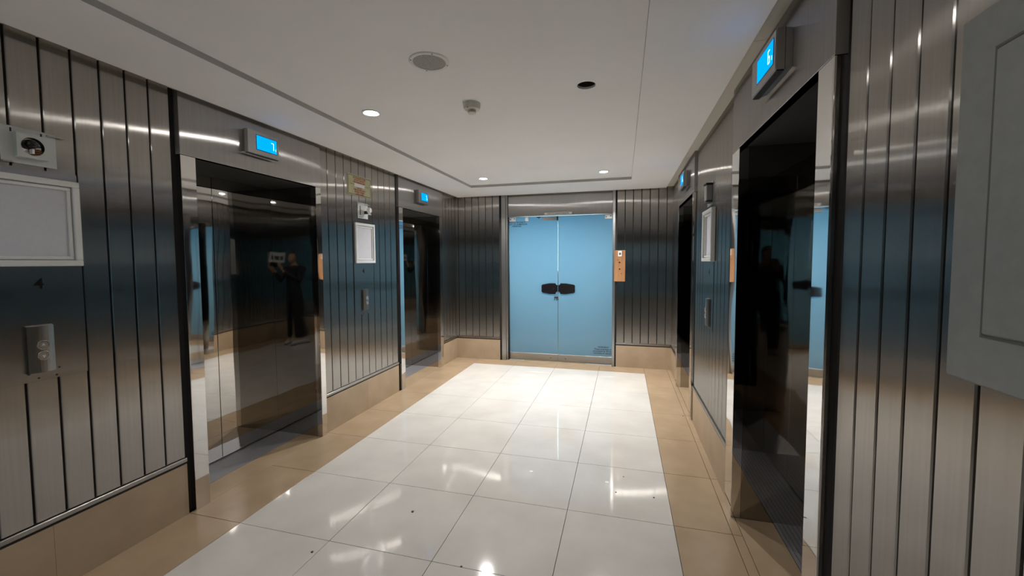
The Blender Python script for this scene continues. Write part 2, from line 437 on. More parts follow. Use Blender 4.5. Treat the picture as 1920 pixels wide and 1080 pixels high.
# ------------------------------------------------------------------ glass doors
def glass_door(idx, yb, sg, label, detail=True):
    """sg=+1: back wall (room towards -Y); built in wall space around x=1.2"""
    d = empty('door_%d' % idx, (0, yb, 0), kind='structure'); d['label'] = label
    def B(x0, x1, a, b, z0, z1, bev=0.):      # a,b depth: positive = away from the room
        q = sorted((sg*a, sg*b)); return bx(x0, x1, q[0], q[1], z0, z1, bev=bev)
    obj('jamb', B(.348, .412, -.004, .13, .0005, HS-.001, .002), M['satin'], d)
    obj('jamb', B(.413, .438, .02, .13, .0005, HS-.001, .002), M['satin'], d)
    obj('jamb', B(1.966, 2.002, -.012, .13, .0005, HS-.001, .002), M['satin'], d)
    obj('shadow_gap', B(.439, .447, .03, .12, .001, HS-.001), M['black'], d)
    obj('header', B(.448, 1.965, .026, .056, 2.158, HS-.001, .002), M['header'], d)
    gy = .086
    for k, (x0, x1) in enumerate(((.450, 1.1855), (1.1905, 1.964))):
        lf = obj('glass_leaf', B(x0, x1, gy, gy+.012, .026, 2.150, .001), M['frost'], d)
        obj('bottom_rail', B(x0, x1, gy-.008, gy+.020, .0145, .112, .002), M['satin'], lf)
        bm = new(); xb = (1.08, 1.30)[k]
        cyl(bm, (xb, sg*(gy-.009), .055), (0, -sg, 0), .007, .003, 12); obj('bolt', bm, M['dark'], lf)
        # patch fitting at the top
        xa = (.452, 1.856)[k]
        pf = obj('patch_fitting', B(xa, xa+.10, gy-.010, gy+.022, 2.090, 2.152, .003), M['frame'], lf)
        for q in (.018, .078):
            bm = new(); cyl(bm, (xa+q, sg*(gy-.0103), 2.118+(.01 if q > .05 else 0)), (0, -sg, 0), .008, .002, 12); obj('screw', bm, M['dark'], pf)
        # lock: black moulded clamp that tapers outwards
        bm = new(); X0, X1 = ((.944, 1.182), (1.194, 1.437))[k]
        if k == 0: prof = [(X1, 1.045), (X1, 1.142), (X1-.02, 1.146), (X1-.032, 1.168), (X0+.12, 1.168), (X0+.015, 1.150), (X0, 1.135), (X0, 1.043), (X0+.015, 1.028), (X0+.12, 1.010), (X1-.032, 1.010), (X1-.02, 1.040)]
        else: prof = [(X0, 1.045), (X0, 1.142), (X0+.02, 1.146), (X0+.032, 1.168), (X1-.13, 1.168), (X1-.015, 1.150), (X1, 1.135), (X1, 1.043), (X1-.015, 1.028), (X1-.13, 1.010), (X0+.032, 1.010), (X0+.02, 1.040)]
        f1 = [bm.verts.new((a, sg*(gy-.002), b)) for a, b in prof]
        f = bm.faces.new(f1); r = bmesh.ops.extrude_face_region(bm, geom=[f])
        vs = [g for g in r['geom'] if isinstance(g, bmesh.types.BMVert)]
        bmesh.ops.translate(bm, vec=(0, -sg*.024, 0), verts=vs)
        tf = [g for g in r['geom'] if isinstance(g, bmesh.types.BMFace)]
        bmesh.ops.bevel(bm, geom=[e for fc in tf for e in fc.edges], offset=.009, segments=3, affect='EDGES')
        lk = obj('lock', bm, M['lockblack'], lf, smooth=True)
        if k == 0:
            bm = new(); cyl(bm, (1.128, sg*(gy-.027), 1.088), (0, -sg, 0), .008, .005, 16); obj('key_cylinder', bm, M['chrome'], lk)
    if detail:
        # floor spring plates
        for x0, x1 in ((.455, .68), (1.60, 1.962)):
            obj('floor_plate', B(x0, x1, .045, .075, .0003, .004, .001), M['sill'], d)
    return d
gd = glass_door(6, YB, 1, 'double blue frosted glass door in the back wall')
glass_door(7, YF, -1, 'double blue frosted glass door behind the viewer', False)
GF = YB+.086                                  # front face of the glass
def flat_text(name, body, size, o, frame, mat, label=None, cat=None, parent=None, spacing=1.):
    bm = xf(text_bm(body, size, spacing=spacing), (0, 0, 0), *frame)
    t = obj(name, bm, M[mat], parent, o)
    if label: tag(t, label, cat)
    return t
flat_text('door_lettering', 'PRIVATE PROPERTY\nRIGHT OF ADMISSION\nRESERVED', .030, (.565, GF-.001, 2.045), BACKW, 'ink',
          'black vinyl lettering at the top left of the blue glass door', 'lettering', spacing=1.05)
flat_text('door_lettering', 'WARNING\n\u200bThese premises are\nprotected by 24 hour\nsurveillance cameras', .031, (1.845, GF-.001, .205), BACKW, 'ink',
          'black vinyl warning lettering at the bottom right of the glass door', 'lettering', spacing=1.05)
sg_ = empty('admission_sign', (1.195, YB+.026, 2.182), 'narrow white strip sign above the meeting line of the glass doors', 'sign')
obj('sign_plate', bx(-.20, .20, -.003, -.0002, -.016, .016), M['white'], sg_)
flat_text('sign_text', 'RIGHT OF ADMISSION RESERVED', .0215, (0, -.0036, 0), BACKW, 'ink', parent=sg_)
# magnetic lock hardware on the glass
ml = empty('magnetic_lock', (1.066, YB+.075, 2.118), 'long grey magnetic lock plate at the top of the left glass leaf', 'lock')
obj('armature_plate', bx(-.112, .10, -.010, .010, -.026, .024, .003), M['satin'], ml)
obj('lock_body', bx(.104, .124, -.010, .010, -.03, .028, .002), M['dark'], ml)
mc = tag(obj('door_contact', bx(-.026, .026, -.012, .010, -.030, .030, .004), M['frame'], None, (.722, YB+.075, 2.118)), 'small square door contact at the top of the left glass leaf', 'sensor')
mc2 = empty('contact_cable', (.90, YB+.083, 2.135), 'short dark cable end beside the magnetic lock at the top of the glass', 'cable')
obj('cable_clip', bx(-.03, .03, -.004, .003, .0, .012, .002), M['dark'], mc2)
obj('wire', cyl(new(), (0, 0, -.022), (0, 0, 1), .004, .03, 8), M['dark'], mc2)
# keys hanging from the lock
ky = empty('key_bunch', (1.160, GF-.012, .995), 'small bunch of silver keys hanging under the black door locks', 'keys')
def ring(R, r, mtx, seg=20, s2=6):
    bm = new(); vs = [[bm.verts.new(mtx @ Vector(((R+r*math.cos(b*2*math.pi/s2))*math.cos(a*2*math.pi/seg), (R+r*math.cos(b*2*math.pi/s2))*math.sin(a*2*math.pi/seg), r*math.sin(b*2*math.pi/s2)))) for b in range(s2)] for a in range(seg)]
    for a in range(seg):
        for b in range(s2): bm.faces.new((vs[a][b], vs[(a+1) % seg][b], vs[(a+1) % seg][(b+1) % s2], vs[a][(b+1) % s2]))
    return bm
obj('key_ring', ring(.016, .0022, Matrix.Translation((0, 0, -.012)) @ Matrix.Rotation(math.pi/2, 4, 'X')), M['chrome'], ky)
for a, dx in ((.25, -.012), (-.1, .004), (-.35, .014)):
    bm = new(); cyl(bm, (0, -.001, -.013), (0, 1, 0), .013, .002, 14); box(bm, -.004, .004, -.001, .001, -.055, -.022)
    box(bm, .004, .008, -.001, .001, -.05, -.042)
    bmesh.ops.transform(bm, matrix=Matrix.Rotation(a, 4, 'Y'), verts=bm.verts)
    obj('key', bm, M['chrome'], ky, (dx, -.003*(1+a), -.024))

# ------------------------------------------------------------------ things on the left wall and right wall
FR = {'L': LEFTW, 'R': RIGHTW, 'B': BACKW}
def wall_thing(name, side, a, z, label, cat, group=None, out=0.):
    """an Empty on a wall face whose children are built in wall space (x right, y up, z out)"""
    if side == 'L': loc = (XL+out, a, z)
    elif side == 'R': loc = (XR-out, a, z)
    else: loc = (a, YB-out, z)
    o = empty(name, loc, label, cat, group)
    t, n = Vector(FR[side][0]), Vector(FR[side][1])
    o.matrix_world = Matrix.Translation(loc) @ Matrix((t, Vector((0, 0, 1)), n)).transposed().to_4x4()
    return o
def part(name, bm, mat, par, loc=(0, 0, 0), smooth=False): return obj(name, bm, M[mat], par, loc, smooth)
def wtext(par, name, body, size, loc, mat, spacing=1.): return obj(name, text_bm(body, size, spacing=spacing), M[mat], par, loc)

# steel cover plates with the floor number
def cover(side, a0, a1, z0, z1, c4, label):
    w_ = wall_thing('cover_plate', side, (a0+a1)/2, z0, label, 'plate')
    hw = (a1-a0)/2
    part('plate', bx(-hw, hw, 0, z1-z0, .0003, .0026, .0008), 'panel', w_)
    s = 1 if side == 'L' else -1
    cx = s*(c4-(a0+a1)/2)
    wtext(w_, 'floor_number', '4', .065, (cx, 1.402-z0, .0028), 'etch')
    for px, py in ((-.05, .035), (.05, .045), (-.02, .012), (.04, .012)):
        part('screw', cyl(new(), (cx+px, py, .0026), (0, 0, 1), .004, .0012, 10), 'dark', w_)
cover('L', 1.060, 1.3735, .975, 1.905, 1.22, 'brushed steel cover plate marked 4 beside the left wall call button, nearest on the left')
cover('L', 3.440, 3.762, .975, 1.905, 3.586, 'brushed steel cover plate marked 4 between the two left lifts')
cover('R', 3.295, 3.616, .975, 1.905, 3.45, 'brushed steel cover plate marked 4 on the right wall between the lifts')

def call_panel(side, a, z, label):
    w_ = wall_thing('call_panel', side, a, z, label, 'button panel', 'lift call panels', out=.0027)
    # bowed body
    bm = new(); n = 8; W, Hh = .044, .106
    rows_ = []
    for i in range(n+1):
        t = -1+2*i/n
        zz = .014+.012*(1-t*t)
        rows_.append([bm.verts.new((t*W, -Hh, 0)), bm.verts.new((t*W, -Hh+.004, zz)), bm.verts.new((t*W, Hh-.004, zz)), bm.verts.new((t*W, Hh, 0))])
    for a_, b_ in zip(rows_, rows_[1:]):
        for q in range(3): bm.faces.new((a_[q], b_[q], b_[q+1], a_[q+1]))
    bm.faces.new(rows_[0]); bm.faces.new(list(reversed(rows_[-1])))
    part('body', bm, 'callplate', w_)
    for k, (yy, ar) in enumerate(((.018, '^'), (-.028, 'v'))):
        b = part('button', lathe(new(), [(0, .001), (.015, .001), (.0155, .0), (.0155, -.004)], 20), 'satin', w_, (0, yy, .0275), True)
        part('button_ring', ring(.0185, .0022, Matrix()), 'chrome', b, (0, 0, -.0005), True)
        part('arrow', text_bm(ar, .022), 'white', b, (0, -.002, .0016))
    return w_
call_panel('L', 1.208, 1.117, 'chrome two-button lift call panel below the floor number, nearest on the left wall')
call_panel('L', 3.600, 1.117, 'chrome two-button lift call panel on the left wall between the two lifts')
call_panel('R', 3.425, 1.100, 'chrome two-button lift call panel on the right wall, seen edge on')

def notice_frame(side, a, zc, W, H_, label, deep=.018, smaller=False):
    w_ = wall_thing('notice_frame', side, a, zc, label, 'frame', 'empty notice frames', out=.0028)
    def fr(x, y, b, z0, z1, nm, mt, bev=.003):
        for nm_, q in ((nm, (-x, x, y-b, y)), (nm, (-x, x, -y, -y+b)), (nm, (-x, -x+b, -y+b, y-b)), (nm, (x-b, x, -y+b, y-b))):
            part(nm_, bx(q[0], q[1], q[2], q[3], z0, z1, bev), mt, w_)
    fr(W/2, H_/2, .026, .0, deep, 'frame_bar', 'frame')
    fr(W/2-.030, H_/2-.030, .014, .0, deep*.55, 'inner_bead', 'frame', .002)
    part('backing_sheet', bx(-W/2+.026, W/2-.026, -H_/2+.026, H_/2-.026, 0, .003), 'sheet', w_)
    return w_
notice_frame('L', 1.208, 1.676, .330, .390, 'empty silver notice frame with grey backing, nearest on the left wall')
notice_frame('L', 3.615, 1.678, .318, .392, 'empty silver notice frame with grey backing on the left wall between the lifts')
notice_frame('R', 3.44, 1.682, .36, .392, 'empty silver notice frame on the right wall between the lifts', .03)

# fixtures above the frames
def fixture_box(a, z):
    w_ = wall_thing('alarm_bracket', 'L', a, z, 'grey metal wall plate with a round chrome-lined opening above the nearest notice frame', 'wall fixture', out=.0005)
    part('back_plate', bx(-.088, .088, -.076, .076, 0, .004, .001), 'plate', w_)
    part('fold_tab', bx(.055, .110, .062, .066, .0, .016), 'satin', w_)
    part('fold_tab', bx(-.088, -.060, -.078, -.072, .0, .016), 'satin', w_)
    bm = new()
    # raised square box with a round opening
    n = 28; sq = .050; rr = .038; zt = .028
    outer, inner, bot, deep_ = [], [], [], []
    for i in range(n):
        an = 2*math.pi*i/n+math.pi/4; c, s = math.cos(an), math.sin(an); k = sq/max(abs(c), abs(s))
        outer.append(bm.verts.new((c*k, s*k, zt))); bot.append(bm.verts.new((c*k, s*k, .004)))
        inner.append(bm.verts.new((c*rr, s*rr, zt))); deep_.append(bm.verts.new((c*rr, s*rr, .006)))
    for i in range(n):
        j = (i+1) % n
        bm.faces.new((outer[i], outer[j], inner[j], inner[i])); bm.faces.new((bot[i], bot[j], outer[j], outer[i])); bm.faces.new((inner[i], inner[j], deep_[j], deep_[i]))
    part('square_box', bm, 'plate', w_)
    part('cup', lathe(new(), [(.0375, .0275), (.034, .012), (.020, .006), (0, .005)], 28), 'mirror', w_, smooth=True)
    part('dome', lathe(new(), [(.0, .026), (.010, .0245), (.017, .018), (.018, .008)], 20), 'dark', w_, (.006, .012, 0), True)
    for i in range(4):
        part('coil', bx(.001, .030, -.034+i*.008, -.030+i*.008, .012, .024, .0015), 'copper', w_)
    part('post', bx(-.004, .004, -.030, -.010, .010, .030, .001), 'white', w_)
    for px, py in ((-.055, .060), (.040, .060)):
        part('slot', bx(px-.003, px+.003, py-.008, py+.008, .004, .0048), 'dark', w_)
    return w_
fixture_box(1.217, 1.996)
w_ = wall_thing('alarm_lamp', 'L', 3.598, 1.998, 'grey metal plate with a round white lamp on an arm, under the brass sign', 'wall fixture', out=.0005)
part('back_plate', bx(-.082, .082, -.076, .076, 0, .004, .001), 'plate', w_)
part('slot', bx(-.050, -.036, -.045, .045, .004, .005), 'plate_dark', w_)
part('slot', bx(-.07, -.01, -.068, -.062, .004, .005), 'plate_dark', w_)
part('fold_tab', bx(.03, .10, .062, .066, 0, .016), 'satin', w_)
part('fold_tab', bx(-.11, -.03, .072, .076, 0, .012), 'satin', w_)
part('arm', bx(.018, .034, -.03, .0, .004, .045, .002), 'dark', w_)
part('lamp_head', lathe(new(), [(0, .02), (.022, .016), (.032, .004), (.033, -.004), (.025, -.012), (0, -.014)], 24), 'white', w_, (.034, .006, .052), True)
part('lever', bx(.02, .075, -.036, -.026, .04, .05, .003), 'white', w_)
w_ = wall_thing('alarm_bracket', 'R', 3.47, 1.995, 'grey metal bracket plate with a raised box above the right wall notice frame', 'wall fixture', out=.0005)
part('back_plate', bx(-.10, .11, -.085, .085, 0, .004, .001), 'satin', w_)
part('raised_box', bx(0, .09, -.055, .062, .004, .046, .004), 'satin', w_)
part('slot', bx(-.075, -.069, -.05, .05, .004, .006), 'dark', w_)
part('slot', bx(-.040, -.034, -.04, .035, .004, .006), 'dark', w_)
part('clip', bx(-.005, .10, .066, .074, .004, .05), 'dark', w_)
part('clip', bx(-.005, .10, -.068, -.060, .004, .05), 'dark', w_)

# brass fire notice
w_ = wall_thing('fire_notice', 'L', 3.557, 2.230, 'brass-coloured notice with red lettering above the round alarm lamp', 'sign', out=.0005)
part('sign_plate', bx(-.187, .187, -.098, .098, 0, .004, .002), 'brass', w_)
for q in ((-.176, .176, .085, .089), (-.176, .176, -.089, -.085), (-.176, -.172, -.085, .085), (.172, .176, -.085, .085)):
    part('border_line', bx(q[0], q[1], q[2], q[3], .004, .0046), 'ink', w_)
part('divider_line', bx(-.145, .145, .004, .007, .004, .0046), 'ink', w_)
part('white_label', bx(-.085, .075, -.012, .020, .0046, .0052), 'white', w_)
for i, (t_, mt) in enumerate((('IN THE EVENT OF FIRE', 'red'), ('DO NOT USE LIFTS', 'red'), ('USE STAIRWAY ONLY', 'red'))):
    wtext(w_, 'sign_text', t_, .0205, (-.005, .070-i*.020, .0046), mt, .95)
for i, (t_, mt) in enumerate((('NOTICE', 'red'), ('THIS LIFT MUST NOT', 'red'), ('BE USED DURING', 'red'), ('A FIRE ALARM', 'red'))):
    wtext(w_, 'sign_text', t_, .0205, (-.005, -.022-i*.0195, .0046), mt, .95)

# floor indicators above the lifts
SEG = {'6': 'afgedc', '7': 'abc', '8': 'abcdefg', '5': 'afgcd'}
def indicator(side, a, zc, W, digit, label, depth=.060):
    w_ = wall_thing('floor_indicator', side, a, zc, label, 'display', 'lift floor indicators', out=PR+.0005)
    hh, hw = .078, W/2
    # wedge body: front face slightly narrower in height than back
    bm = new(); c1 = .018
    def ring_(x, y0, y1, z): return [bm.verts.new((-x, y0, z)), bm.verts.new((x, y0, z)), bm.verts.new((x, y1, z)), bm.verts.new((-x, y1, z))]
    r0 = ring_(hw-.012, -hh+.010, hh, 0); r1 = ring_(hw-.004, -hh+.002, hh, depth*.45); r2 = ring_(hw, -hh, hh, depth*.5); r3 = ring_(hw, -hh, hh-.002, depth)
    for a_, b_ in ((r0, r1), (r1, r2), (r2, r3)):
        for i in range(4): bm.faces.new((a_[i], a_[(i+1) % 4], b_[(i+1) % 4], b_[i]))
    bm.faces.new(r0); bm.faces.new(r3)
    bmesh.ops.bevel(bm, geom=[e for e in bm.edges if all(abs(v.co.z-depth) < 1e-6 for v in e.verts)], offset=.003, segments=2, affect='EDGES')
    part('housing', bm, 'satin', w_)
    part('lower_lip', bx(-hw+.004, hw-.004, -hh-.004, -hh+.001, depth*.5, depth-.004), 'dark', w_)
    part('seam', bx(-hw+.001, hw-.001, -hh+.003, hh+.0005, depth*.46, depth*.49), 'dark', w_)
    sw, sh = hw*.64, .047
    ox = hw*.18
    part('bezel', bx(ox-sw-.004, ox+sw+.004, -sh-.004+.004, sh+.004+.004, depth, depth+.001), 'dark', w_)
    sc = part('screen', bx(ox-sw, ox+sw, -sh+.004, sh+.004, depth+.001, depth+.002), 'screen', w_)
    if digit:
        bm = new(); x, y, h, wd, t = ox+sw*.55, .002, .024, .010, .0016
        G = {'a': (-wd, wd, h-t, h+t), 'g': (-wd, wd, -t, t), 'd': (-wd, wd, -h-t, -h+t), 'f': (-wd-t, -wd+t, 0, h), 'b': (wd-t, wd+t, 0, h), 'e': (-wd-t, -wd+t, -h, 0), 'c': (wd-t, wd+t, -h, 0)}
        for s_ in SEG[digit]: q = G[s_]; box(bm, x+q[0], x+q[1], y+q[2], y+q[3], 0, .001)
        part('digit', bm, 'digit', sc, (0, 0, depth+.0022))
        part('direction_mark', bx(ox+sw*.90-.0012, ox+sw*.90+.0012, -h, -h*.3, 0, .001), 'digit', sc, (0, 0, depth+.0022))
    return w_
indicator('L', 2.376, 2.309, .262, '7', 'blue floor display reading 7 above the nearer left lift', .052)
indicator('L', 4.745, 2.295, .262, '7', 'blue floor display above the farther left lift')
indicator('R', 1.985, 2.300, .305, '6', 'blue floor display reading 6 above the nearer right lift', .062)
indicator('R', 4.480, 2.290, .262, '6', 'blue floor display above the farther right lift')
indicator('L', .03, 2.309, .262, '7', 'blue floor display above the left lift behind the viewer', .052)

# wooden access plate on the back wall
w_ = wall_thing('switch_board', 'B', 2.064, 1.424, 'orange brown wooden backing board with a small switch, right of the glass door', 'board', out=.001)
part('board', bx(-.074, .074, -.218, .218, 0, .018, .003), 'copper', w_)
part('side_lip', bx(.058, .074, -.214, .214, .018, .022, .001), 'copper', w_)
sw_ = part('switch_plate', bx(-.022, .026, .132, .205, .018, .024, .002), 'white', w_)
part('rocker', bx(-.012, .016, .150, .185, .024, .028, .002), 'satin', sw_)
for px, py, r in ((-.002, .048, .012), (.0, -.045, .011), (-.026, .082, .006), (.024, -.108, .006), (-.002, .006, .003)):
    part('cable_hole', cyl(new(), (px, py, .0178), (0, 0, 1), r, .0006, 16), 'dark', w_)

# grey cabinet on the right wall, nearest
cb_y0, cb_y1, cz0, cz1, cd = .30, .846, 1.302, 1.868, .12
cb = empty('service_cabinet', (XR, (cb_y0+cb_y1)/2, cz0), 'grey painted metal service cabinet on the right wall, nearest the viewer', 'cabinet')
hwid = (cb_y1-cb_y0)/2; ch = cz1-cz0
obj('body', bx(-cd+.02, -.0006, -hwid+.002, hwid-.002, .002, ch-.002, .002), M['cab'], cb)
bm = new(); box(bm, -cd, -cd+.0195, -hwid, hwid, 0, ch, .003)
dr = obj('cabinet_door', bm, M['cab'], cb)
mg = .066
bm = new()
for q in ((-hwid+mg, hwid-mg, ch-mg-.004, ch-mg), (-hwid+mg, hwid-mg, mg+.008, mg+.012), (hwid-mg-.004, hwid-mg, mg+.012, ch-mg-.004), (-hwid+mg, -hwid+mg+.004, mg+.012, ch-mg-.004)):
    box(bm, -cd-.0006, -cd+.002, q[0], q[1], q[2], q[3])
obj('pressed_groove', bm, M['plate_dark'], dr)
obj('raised_field', bx(-cd-.003, -cd+.001, -hwid+mg+.005, hwid-mg-.005, mg+.013, ch-mg-.005, .0025), M['cab'], dr)
obj('latch', cyl(new(), (-cd-.001, -hwid+.03, ch/2), (-1, 0, 0), .012, .006, 20), M['chrome'], dr)

# paper notice further back along the right wall (seen only in reflections)
w_ = wall_thing('paper_notice', 'R', -.75, 1.62, 'white paper notice on the right wall behind the viewer', 'notice', out=.0005)
part('paper', bx(-.21, .21, -.10, .10, 0, .002), 'white', w_)
for px in (-.12, 0., .12): part('print', bx(px-.045, px+.045, -.05, .03, .002, .0024), 'ink', w_)

# ------------------------------------------------------------------ ceiling things
def downlight(x, y, pw, label, on=True):
    o = empty('downlight', (x, y, HI), label, 'light', 'recessed downlights')
    obj('trim_ring', lathe(new(), [(.060, 0.), (.060, -.004), (.052, -.007), (.042, -.003), (.040, .002)], 36), M['white'], o, smooth=True)
    obj('lens', lathe(new(), [(.0405, -.0015), (.0405, -.003), (0, -.004)], 32), M['lamp' if on else 'grille'], o)
    if on:
        l = bpy.data.lights.new('downlight_lamp', 'AREA'); l.shape = 'DISK'; l.size = .078; l.energy = pw*.42; l.spread = math.radians(150)
        l.color = (1.0, .975, .94)
        q = bpy.data.objects.new('lamp_light', l); COL.objects.link(q); q.parent = o; q.location = (0, 0, -.0075)
    return o
downlight(.471, 2.487, DOWN_W['mid'], 'lit downlight nearest the left lifts, left of the smoke detector')
downlight(.473, 4.785, DOWN_W['far'], 'lit downlight at the far end, left one in front of the glass door')
downlight(1.891, 4.791, DOWN_W['far'], 'lit downlight at the far end, right one in front of the glass door')
downlight(.471, .14, DOWN_W['near'], 'lit downlight over the near left of the lobby')
downlight(1.891, .14, DOWN_W['near'], 'lit downlight above the viewer')
downlight(.471, -2.2, DOWN_W['back'], 'lit downlight in the left row behind the viewer')
downlight(1.891, -2.2, DOWN_W['back'], 'lit downlight in the right row behind the viewer')
# ceiling speaker
o = empty('ceiling_speaker', (1.164, 1.945, HI), 'round ceiling speaker with a grey perforated grille', 'speaker')
obj('trim_ring', lathe(new(), [(.100, 0), (.100, -.003), (.096, -.006), (.082, -.006), (.080, -.002)], 48), M['white'], o, smooth=True)
gr = obj('grille', lathe(new(), [(.0815, -.0025), (0, -.0035)], 48), M['grille'], o)
n_, l_ = M['grille'].node_tree.nodes, M['grille'].node_tree.links
g_ = n_.new('ShaderNodeNewGeometry'); vo = n_.new('ShaderNodeTexVoronoi'); vo.inputs['Scale'].default_value = 260.; rp = n_.new('ShaderNodeValToRGB')
rp.color_ramp.elements[0].color = (.12, .12, .11, 1); rp.color_ramp.elements[1].color = (.42, .42, .39, 1); rp.color_ramp.elements[0].position = .2; rp.color_ramp.elements[1].position = .4
l_.new(g_.outputs['Position'], vo.inputs['Vector']); l_.new(vo.outputs['Distance'], rp.inputs[0]); l_.new(rp.outputs[0], n_['Principled BSDF'].inputs['Base Color'])
for k in range(4):
    an = .6+k*math.pi/2
    obj('screw', cyl(new(), (.091*math.cos(an), .091*math.sin(an), -.0058), (0, 0, -1), .0035, .001, 10), M['dark'], o)
# smoke detector
o = empty('smoke_detector', (1.176, 2.52, HI), 'cream smoke detector with a slotted lower chamber, centre of the ceiling', 'detector')
obj('base', lathe(new(), [(.054, 0), (.054, -.006), (.052, -.030), (.048, -.038), (.028, -.043), (0, -.043)], 40), M['cream'], o, smooth=True)
obj('chamber', lathe(new(), [(.023, -.042), (.023, -.056)], 24), M['dark'], o)
for k in range(20):
    an = k*2*math.pi/20
    bm = bx(-.0016, .0016, -.0015, .0015, -.058, -.042); bmesh.ops.transform(bm, matrix=Matrix.Rotation(an, 4, 'Z') @ Matrix.Translation((.0245, 0, 0)), verts=bm.verts)
    obj('vent_rib', bm, M['cream'], o)
obj('cap', lathe(new(), [(.026, -.056), (.025, -.061), (.018, -.065), (0, -.066)], 32), M['cream'], o, smooth=True)
obj('indicator_led', cyl(new(), (-.012, -.046, -.0365), (0, -.4, -1), .003, .003, 10), M['dark'], o)

# ------------------------------------------------------------------ marks and crumbs on the floor
def crumb(x, y, r, mat, label, cat, h=.0025, seg=9, group=None):
    bm = new(); cyl(bm, (0, 0, .0002), (0, 0, 1), r, h, seg, r2=r*.6)
    for v in bm.verts: v.co.x *= random.uniform(.7, 1.3); v.co.y *= random.uniform(.7, 1.3)
    return tag(obj('floor_debris' if mat != 'white' else 'floor_dot', bm, M[mat], None, (x, y, 0)), label, cat, group)
crumb(.907, 2.164, .010, 'dark', 'black crumb of dirt on the white floor tiles, left of the middle', 'dirt')
for x, y, lb in ((1.492, 2.804, 'small round white sticker on the floor tile, the left of the two'), (2.018, 2.793, 'small round white sticker on the floor tile, the right of the two')):
    d_ = tag(obj('floor_sticker', lathe(new(), [(.013, .0002), (.013, .001), (.006, .0014), (0, .0012)], 20), M['white'], None, (x, y, 0)), lb, 'sticker', 'stickers on the floor')
crumb(2.079, 2.682, .005, 'dark', 'tiny dark crumb just in front of the right floor sticker', 'dirt')
crumb(2.311, 2.680, .006, 'dark', 'tiny dark crumb near the right edge of the white tiles', 'dirt')
crumb(2.126, 2.893, .004, 'dark', 'tiny dark speck behind the right floor sticker', 'dirt')
crumb(.573, 1.719, .008, 'dark', 'small dark smear of dirt on the near left white tile', 'dirt')
crumb(1.357, 1.820, .006, 'dark', 'small dark crumb beside a tile joint in the near foreground', 'dirt')
crumb(2.68, 4.20, .007, 'dark', 'dark crumb on the beige border near the farther right lift', 'dirt')

# ------------------------------------------------------------------ the photographer (seen only in the mirror doors)
M['skin'] = base('skin', (.50, .31, .22), .5); M['skin'].node_tree.nodes['Principled BSDF'].inputs['Subsurface Weight'].default_value = .08
M['shirt'] = base('navy_shirt', (.018, .019, .026), .85); M['trousers'] = base('dark_trousers', (.014, .014, .017), .85)
M['hair'] = base('dark_hair', (.012, .009, .007), .55); M['shoe'] = base('white_shoe', (.62, .62, .60), .55)
M['eyew'] = base('eye_white', (.75, .73, .70), .3); M['lip'] = base('lip', (.36, .14, .11), .5)
def skin(name, vs, es, rad, mat, parent, sub=2, root=0):
    me = bpy.data.meshes.new(name); me.from_pydata([Vector(v) for v in vs], es, []); me.update()
    me.materials.append(M[mat]); o = bpy.data.objects.new(name, me); COL.objects.link(o)
    bm = new(); bm.from_mesh(me); ly = bm.verts.layers.skin.verify(); bm.verts.ensure_lookup_table()
    for i, v in enumerate(bm.verts):
        q = rad[i]; v[ly].radius = (q, q) if not isinstance(q, tuple) else q; v[ly].use_root = (i == root)
    bm.to_mesh(me); bm.free()
    k = o.modifiers.new('skin', 'SKIN'); k.use_smooth_shade = True
    u = o.modifiers.new('sub', 'SUBSURF'); u.levels = sub; u.render_levels = sub
    dg = bpy.context.evaluated_depsgraph_get(); m2 = bpy.data.meshes.new_from_object(o.evaluated_get(dg))
    o.modifiers.clear(); o.data = m2; m2.name = name; bpy.data.meshes.remove(me)
    for p in m2.polygons: p.use_smooth = True
    if not m2.materials: m2.materials.append(M[mat])
    if parent is not None: o.parent = parent
    return o
P0 = Vector((2.04, -.46, 0))
def Q(x, y, z): return Vector((x, y, z))
# body: torso, neck, legs, arms in one surface
J = [Q(0, 0, .93), Q(0, .005, 1.10), Q(0, .01, 1.28), Q(0, 0, 1.40), Q(0, .01, 1.475), Q(0, .03, 1.53)]
RD = [(.125, .090), (.118, .088), (.150, .105), (.120, .085), .052, .055]
ED = [(0, 1), (1, 2), (2, 3), (3, 4), (4, 5)]
WR = {}
for sx in (-1, 1):
    b0 = len(J)
    ex = (.285 if sx > 0 else -.225)
    J += [Q(sx*.165, 0, 1.395), Q(ex, .10, 1.165), Q(sx*.085+.07+(.03 if sx > 0 else -.0), .335, 1.375)]
    RD += [.058, .042, .030]; ED += [(3, b0), (b0, b0+1), (b0+1, b0+2)]
    WR[sx] = J[-1]
    b1 = len(J)
    J += [Q(sx*.095, 0, .86), Q(sx*.105, .02, .49), Q(sx*.11, -.02, .10), Q(sx*.115, .05, .045), Q(sx*.125, .15, .03)]
    RD += [.088, .060, .040, .038, .026]; ED += [(0, b1), (b1, b1+1), (b1+1, b1+2), (b1+2, b1+3), (b1+3, b1+4)]
person = skin('person', J, ED, RD, 'skin', None)
person.location = P0
tag(person, 'person in dark shirt, dark trousers and white shoes holding up a phone', 'person')
